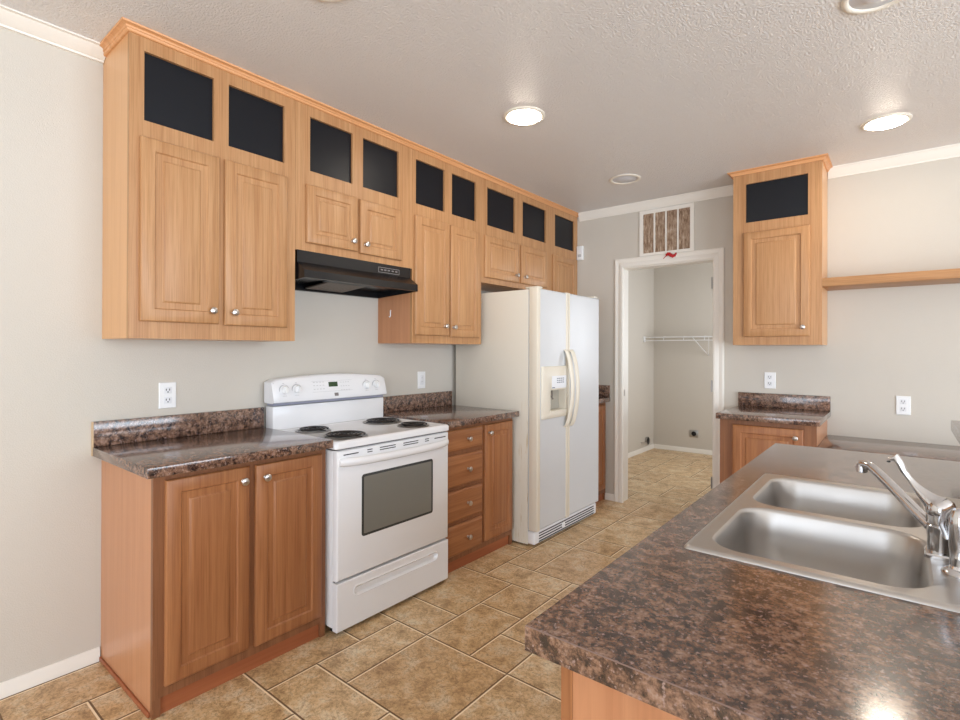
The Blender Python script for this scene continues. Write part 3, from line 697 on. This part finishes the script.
# storage drawer with a pressed grip
bm = nb(); Y0, Y1, Z0, Z1 = RY0+.002, RY1-.002, .022, .246
OUT = [(a, b_) for a, b_ in rrect(Y0, Y1, Z0, Z1, .003, 8)]
gy0, gy1, gz0, gz1 = .835, 1.400, .150, .192
IN = []
for a, b_ in rrect(gy0, gy1, gz0, gz1, .020, 8):
    s = (a-gy0)/(gy1-gy0); IN.append((a, b_ + .012*(2*s-1)**2))
def shr(pts, k, kz): c = (.5*(gy0+gy1), .5*(gz0+gz1)+.004); return [((a-c[0])*k+c[0], (b_-c[1])*kz+c[1]) for a, b_ in pts]
rings(bm, [[(.603, a, b_) for a, b_ in OUT], [(.634, a, b_) for a, b_ in OUT], [(.637, a, b_) for a, b_ in rrect(Y0+.004, Y1-.004, Z0+.004, Z1-.004, .003, 8)],
           [(.637, a, b_) for a, b_ in shr(IN, 1.03, 1.35)], [(.640, a, b_) for a, b_ in shr(IN, 1.015, 1.15)], [(.637, a, b_) for a, b_ in IN],
           [(.624, a, b_) for a, b_ in shr(IN, .97, .6)]], True, True)
build('storage_drawer', bm, 'white_enamel', t, angle=10)
bm = nb(); box(bm, .03, .606, RY0+.008, RY1-.008, .2465, .2555); build('drawer_seam', bm, 'dark_gap', t)
bm = nb(); box(bm, .03, .615, RY0+.004, RY1-.004, .8585, .8658); build('cooktop_seam', bm, 'dark_gap', t)

t.location.x += .010

# ================================================================== HOOD
HY0, HY1 = .727, 1.497
t = thing('range_hood', (.2, (HY0+HY1)/2, 1.66), 'black under-cabinet range hood above the white range', 'hood')
bm = nb()
pr = [(.002, 1.8272), (.322, 1.8272), (.322, 1.768), (.330, 1.760), (.383, 1.722), (.385, 1.684), (.372, 1.682), (.372, 1.700), (.03, 1.700), (.03, 1.662), (.002, 1.662)]
prism(bm, pr, 'y', HY0+.006, HY1-.006)
build('shell', bm, 'black_metal', t, angle=25)
for y0, y1 in ((HY0, HY0+.0058), (HY1-.0058, HY1)):
    bm = nb(); prism(bm, [(.002, 1.8272), (.322, 1.8272), (.322, 1.768), (.330, 1.760), (.385, 1.722), (.386, 1.682), (.03, 1.662), (.002, 1.662)], 'y', y0, y1); build('end_cap', bm, 'black_metal', t)
bm = nb(); prism(bm, [(.045, 1.672), (.27, 1.690), (.27, 1.697), (.045, 1.679)], 'y', .95, 1.20); build('grease_filter', bm, 'filter', t)
bm = nb(); prism(bm, [(.285, 1.686), (.365, 1.690), (.365, 1.6995), (.285, 1.6995)], 'y', .90, 1.32); build('lamp_cover', bm, 'black_glass', t)
bm = nb()
box(bm, .3218, .3226, 1.245, 1.405, 1.776, 1.779); box(bm, .3218, .3226, 1.245, 1.405, 1.804, 1.807); box(bm, .3218, .3226, 1.245, 1.248, 1.779, 1.804); box(bm, .3218, .3226, 1.402, 1.405, 1.779, 1.804)
for y in (1.262, 1.288, 1.314, 1.345, 1.373): box(bm, .3218, .3228, y, y+.017, 1.789, 1.796)
build('switch_label', bm, 'badge', t)

# ================================================================== REFRIGERATOR
FY0, FY1 = 2.232, 3.160
t = thing('refrigerator', (.4, (FY0+FY1)/2, 0), 'white side-by-side refrigerator with almond trim and dispenser', 'refrigerator')
bm = nb(); box(bm, .04, .694, FY0, FY1, .012, 1.742, .004); build('cabinet', bm, 'fridge_side', t)
bm = nb(); box(bm, .694, .702, FY0+.008, FY1-.008, .10, 1.735); build('door_gasket', bm, 'gray_line', t)
DXF = .767
def fr_door(y0, y1, hole=None):
    bm = nb(); z0, z1 = .112, 1.748; L_ = []
    for ins, x in ((0, .703), (0, DXF-.014), (.003, DXF-.006), (.009, DXF-.001), (.016, DXF)):
        L_.append([(x, y0+ins, z0+ins), (x, y1-ins, z0+ins), (x, y1-ins, z1-ins), (x, y0+ins, z1-ins)])
    if hole:
        a, b_, c, d = hole
        for x in (DXF, DXF-.052): L_.append([(x, a, c), (x, b_, c), (x, b_, d), (x, a, d)])
    rings(bm, L_); return bm
DISP = (2.392, 2.600, .905, 1.052)
fd = build('freezer_door', fr_door(FY0+.003, 2.650, DISP), 'fridge_door', t); rd = build('fridge_door', fr_door(2.656, FY1-.003), 'fridge_door', t)
for par, y0, y1 in ((fd, FY0+.001, FY0+.040), (fd, 2.618, 2.651), (rd, 2.655, 2.676)):
    bm = nb(); box(bm, .704, DXF+.0022, y0, y1, .110, 1.7495, .003); o = build('edge_trim', bm, 'cream', par)
# handles: bowed almond bars
for par, y, b0 in ((fd, 2.612, 1.335), (rd, 2.690, 1.335)):
    bm = nb(); loops = []; z_hi, z_lo = b0, .775
    for k in range(29):
        s = k/28; z = z_hi+(z_lo-z_hi)*s; x = DXF+.003 + .058*math.sin(PI*s)**.62; w = .021+.004*abs(2*s-1)**3; th = .011
        loops.append([(x-th*.4, y-w, z), (x+th*.6, y-w*.7, z), (x+th, y, z), (x+th*.6, y+w*.7, z), (x-th*.4, y+w, z), (x-th, y, z)])
    rings(bm, loops); build('handle', bm, 'cream', par, angle=60)
# dispenser
bm = nb(); P = (2.283, 2.614, .856, 1.218)
def dz(i, x, r=.008): return [(x, a, b_) for a, b_ in rrect(P[0]+i, P[1]-i, P[2]+i, P[3]-i, r, 4)]
def dh(i, x): return [(x, a, b_) for a, b_ in rrect(DISP[0]-i, DISP[1]+i, DISP[2]-i, DISP[3]+i, .006, 4)]
rings(bm, [dz(0, DXF+.0005), dz(.001, DXF+.009), dz(.006, DXF+.014), dh(.006, DXF+.014), dh(-.0015, DXF+.008), dh(-.0015, DXF-.048)], False, False)
dp = build('dispenser', bm, 'cream', fd, angle=50)
bm = nb(); rings(bm, [dh(.0005, DXF-.049), dh(.0005, DXF-.0495)]); box(bm, DXF-.049, DXF-.044, 2.48, 2.52, .935, 1.04); build('recess_back', bm, 'recess', dp)
bm = nb(); tube(bm, [(DXF-.044, 2.42, 1.045), (DXF-.015, 2.47, .985)], .004, 8); tube(bm, [(DXF-.044, 2.50, 1.045), (DXF-.015, 2.455, .985)], .004, 8); build('paddle', bm, 'badge', dp)
bm = nb(); box(bm, DXF+.0138, DXF+.0152, 2.40, 2.600, 1.062, 1.150); lb = build('label_panel', bm, 'label', dp)
bm = nb()
for k in range(3):
    for j in range(4): box(bm, DXF+.0150, DXF+.0158, 2.468+j*.026, 2.488+j*.026, 1.128-k*.014, 1.134-k*.014)
box(bm, DXF+.0150, DXF+.0158, 2.405, 2.440, 1.066, 1.072); build('label_print', bm, 'label_ink', lb)
bm = nb(); box(bm, DXF-.04, DXF+.020, DISP[0]+.003, DISP[1]-.003, .897, .908, .002); build('drip_tray', bm, 'cream', dp)
# grille
bm = nb(); box(bm, .690, .748, FY0+.004, FY1-.012, .016, .103, .010, 3); gr = build('toe_grille', bm, 'white_enamel', t)
bm = nb()
for z in (.026, .044, .062, .080): box(bm, .7470, .7492, FY0+.06, FY1-.06, z, z+.0085)
build('grille_slots', bm, 'dark_gap', gr)
bm = nb(); lathe(bm, [(.022, .0), (.022, .004), (.016, .006), (.002, .006)], 18, 'x', (.7482, 2.62, .060)); build('grille_cap', bm, 'white_plastic', gr)
for y in (FY0+.05, FY1-.05):
    bm = nb(); box(bm, .660, .760, y-.03, y+.03, 1.749, 1.762, .004); build('hinge_cover', bm, 'cream', t)
bm = nb(); box(bm, .08, .66, FY0+.03, FY0+.07, 0, .012); build('leg', bm, 'black_under', t)
bm = nb(); box(bm, .08, .66, FY1-.07, FY1-.03, 0, .012); build('leg', bm, 'black_under', t)

# ================================================================== CEILING LIGHTS
def lamp(x, y, on, label):
    t = thing('recessed_light', (x, y, ZC), label, 'light', 'round recessed ceiling lights')
    bm = nb(); loops = []
    for r_, z in ((.112, 0), (.113, -.003), (.108, -.007), (.095, -.008), (.090, -.004), (.088, 0)):
        loops.append([(x+r_*math.cos(2*PI*k/40), y+r_*math.sin(2*PI*k/40), ZC-.0002+z) for k in range(40)])
    rings(bm, loops, False, False); build('trim_ring', bm, 'lamp_ring', t, angle=60)
    bm = nb()
    if on: lathe(bm, [(.090, ZC-.0015), (.089, ZC-.006), (.082, ZC-.012), (.060, ZC-.017), (.03, ZC-.019), (.002, ZC-.0195)], 36, 'z', (x, y, 0))
    else: lathe(bm, [(.090, ZC-.0008), (.084, ZC-.003), (.060, ZC-.0028), (.050, ZC-.008), (.03, ZC-.011), (.002, ZC-.012)], 36, 'z', (x, y, 0))
    build('lens', bm, 'lamp_on' if on else 'lamp_off', t, angle=60)
lamp(1.075, 1.62, True, 'lit round recessed ceiling light in front of the range hood')
lamp(2.594, 2.925, True, 'lit round recessed ceiling light near the far wall cabinet')
lamp(1.076, 2.938, False, 'unlit round recessed ceiling light nearest the doorway')
lamp(2.600, 1.600, False, 'unlit round recessed ceiling light above the peninsula, cut by the top edge')
lamp(1.12, .325, False, 'unlit round recessed ceiling light above the near wall cabinet, barely in view')

# ================================================================== SMALL THINGS
def outlet(p, face, label, deco=False, name='wall_outlet'):
    """p = lower-left corner on the wall; plate 72 x 118 mm"""
    w, h = .074, .120
    if face == 'x': O = (.0008, p[0], p[1]); u, v, nn = (0, 1, 0), (0, 0, 1), (1, 0, 0)
    else: O = (p[0], p[2]-.0008, p[1]); u, v, nn = (1, 0, 0), (0, 0, 1), (0, -1, 0)
    O, u, v, nn = map(Vector, (O, u, v, nn))
    t = thing(name, tuple(O+u*w/2), label, 'outlet', 'white wall outlets')
    bm = nb(); rect_panel(bm, O, u, v, nn, w, h, [(0, 0), (0, .003), (.003, .0055)]); build('cover_plate', bm, 'white_plastic', t)
    if deco:
        bm = nb(); rect_panel(bm, O+u*.020+v*.026, u, v, nn, .034, .068, [(0, .004), (0, .0065), (.002, .0075)]); s = build('socket', bm, 'socket', t)
        bm = nb()
        for zz in (.045, .072): rect_panel(bm, O+u*.030+v*zz, u, v, nn, .003, .008, [(0, .007), (0, .0079)]); rect_panel(bm, O+u*.040+v*zz, u, v, nn, .003, .008, [(0, .007), (0, .0079)])
        build('slots', bm, 'gray_line', s)
        return
    for zz in (.022, .068):
        bm = nb(); rect_panel(bm, O+u*.021+v*zz, u, v, nn, .032, .030, [(0, .005), (0, .0065), (.002, .007)]); s = build('socket', bm, 'socket', t)
        bm = nb()
        for a in (.028, .042): rect_panel(bm, O+u*a+v*(zz+.014), u, v, nn, .0034, .009, [(0, .0065), (0, .0074)])
        rect_panel(bm, O+u*.0345+v*(zz+.005), u, v, nn, .005, .005, [(0, .0065), (0, .0074)])
        build('slots', bm, 'duct_dark', s)
outlet((.220, 1.053), 'x', 'white duplex outlet on the left wall above the two-door counter')
outlet((1.872, 1.055), 'x', 'white rectangular outlet right of the range above the backsplash', True)
outlet((1.872, 1.052, YW), 'y', 'white duplex outlet above the small far countertop')
outlet((2.634, .920, YW), 'y', 'white duplex outlet above the low desk surface')
# alarm box in the corner
t = thing('alarm_sensor', (.354, YW-.012, 2.163), 'small white alarm sensor high in the corner beside the last wall cabinet', 'sensor')
bm = nb(); box(bm, .325, .386, YW-.026, YW-.001, 2.165, 2.292, .004); build('housing', bm, 'white_plastic', t)
bm = nb(); box(bm, .338, .373, YW-.0275, YW-.0258, 2.19, 2.215, .001); build('sensor_window', bm, 'gray_line', t)
# return air grille
t = thing('return_vent', (1.144, YW-.004, 2.132), 'dusty white return air grille above the laundry doorway', 'vent')
vx0, vx1, vz0, vz1 = .920, 1.369, 2.133, 2.518
bm = nb(); box(bm, vx0+.01, vx1-.01, YW-.004, YW-.001, vz0+.01, vz1-.01); build('filter', bm, 'dust', t)
face_bm = face_frame(t, 'y', YW-.012, vx0, vx1, vz0, vz1, [(vx0+.030, vx1-.030, vz0+.022, vz1-.030)], 'trim', .011); face_bm.name = 'grille_frame'
for k in range(1, 4):
    x = vx0+.03+(vx1-vx0-.06)*k/4; bm = nb(); box(bm, x-.006, x+.006, YW-.013, YW-.004, vz0+.022, vz1-.030); build('bar', bm, 'trim', t)
bm = nb()
for k in range(24):
    z = vz0+.028+k*.0134; box(bm, vx0+.031, vx1-.031, YW-.0075, YW-.0045, z, z+.0022)
build('fins', bm, 'dust', t)
# red scrap on the casing
bm = nb(); pts = []
for k in range(15):
    s = k/14; pts.append((1.150+.085*s, YW-.022-.010*math.sin(5*s), 2.112+.012*math.sin(7*s)+.010*s))
tube(bm, pts, [.004+.008*math.sin(PI*k/14)**.5+.004*(k % 2) for k in range(15)], 8, .5, (0, 1, 0)); tube(bm, [(1.15, YW-.022, 2.112), (1.135, YW-.022, 2.098), (1.128, YW-.021, 2.092)], .003, 6)
tag(build('ribbon_scrap', bm, 'red'), 'crumpled red ribbon scrap stuck on the top casing of the doorway', 'ribbon')

# laundry room: wire shelf, dryer receptacle, vent pipe
t = thing('wire_shelf', (1.1, 6.15, 1.50), 'white ventilated wire shelf on the laundry room back wall', 'shelf')
bm = nb(); SZ = 1.506
tube(bm, [(.04, 5.955, SZ), (2.19, 5.955, SZ)], .0055, 8); tube(bm, [(.04, 5.950, SZ-.045), (2.19, 5.950, SZ-.045)], .0055, 8); tube(bm, [(.04, 6.310, SZ), (2.19, 6.310, SZ)], .0035, 6); tube(bm, [(.04, 6.13, SZ-.003), (2.19, 6.13, SZ-.003)], .003, 6)
build('rail', bm, 'white_plastic', t, angle=60)
bm = nb()
for k in range(86):
    x = .045+k*.025; tube(bm, [(x, 6.312, SZ+.004), (x, 5.956, SZ+.004), (x, 5.950, SZ-.003)] if k % 10 else [(x, 6.312, SZ+.004), (x, 5.953, SZ+.004), (x, 5.947, SZ-.045)], .0016 if k % 10 else .005, 5)
w = build('deck_wires', bm, 'white_plastic', t, angle=60)
for x in (.742, 1.6):
    bm = nb(); tube(bm, [(x+.10, 5.957, SZ-.012), (x, 6.317, SZ-.235)], .0042, 7); tube(bm, [(x-.09, 5.957, SZ-.012), (x, 6.317, SZ-.235)], .0042, 7); build('brace', bm, 'white_plastic', t, angle=60)
bm = nb(); box(bm, .0275, .050, 5.935, 5.975, SZ-.065, SZ+.012, .004); build('end_bracket', bm, 'white_plastic', t)
t = thing('dryer_receptacle', (.562, 6.322, .20), 'square metal-rimmed dryer receptacle on the laundry back wall', 'outlet')
bm = nb(); box(bm, .508, .616, 6.314, 6.3222, .203, .297, .003); build('cover_plate', bm, 'steel_plate', t)
bm = nb(); lathe(bm, [(.030, 0), (.030, .004), (.024, .006), (.002, .006)], 22, '-y', (.562, 6.3135, .25)); build('socket', bm, 'duct_dark', t)
t = thing('dryer_vent_pipe', (.03, 6.02, .10), 'short open dryer vent pipe in the laundry side wall near the floor', 'pipe')
bm = nb(); loops = []
for r_, x in ((.052, .0275), (.052, .055), (.048, .055), (.047, .030)):
    loops.append([(x, 6.06+r_*math.cos(2*PI*k/28), .135+r_*math.sin(2*PI*k/28)) for k in range(28)])
rings(bm, loops, False, False); build('collar', bm, 'steel_plate', t)
bm = nb(); lathe(bm, [(.047, 0), (.047, .001)], 24, 'x', (.0285, 6.06, .135)); build('opening', bm, 'duct_dark', t)
bm = nb(); lathe(bm, [(.014, 0), (.014, .012), (.009, .014), (.009, .05), (.015, .052), (.015, .066), (.002, .067)], 16, 'x', (.0275, 5.90, .125)); tag(build('gas_valve', bm, 'nickel'), 'small metal gas valve on the laundry side wall beside the vent pipe', 'valve')

# small white hook on the side of the wall cabinet under the hood
bm = nb(); tube(bm, [(.128, 1.5095, 1.582), (.128, 1.5065, 1.575), (.128, 1.5065, 1.545), (.128, 1.501, 1.536), (.128, 1.496, 1.542)], .0035, 8)
tag(build('cup_hook', bm, 'white_plastic', angle=60), 'tiny white hook on the cabinet side just under the range hood', 'hook')
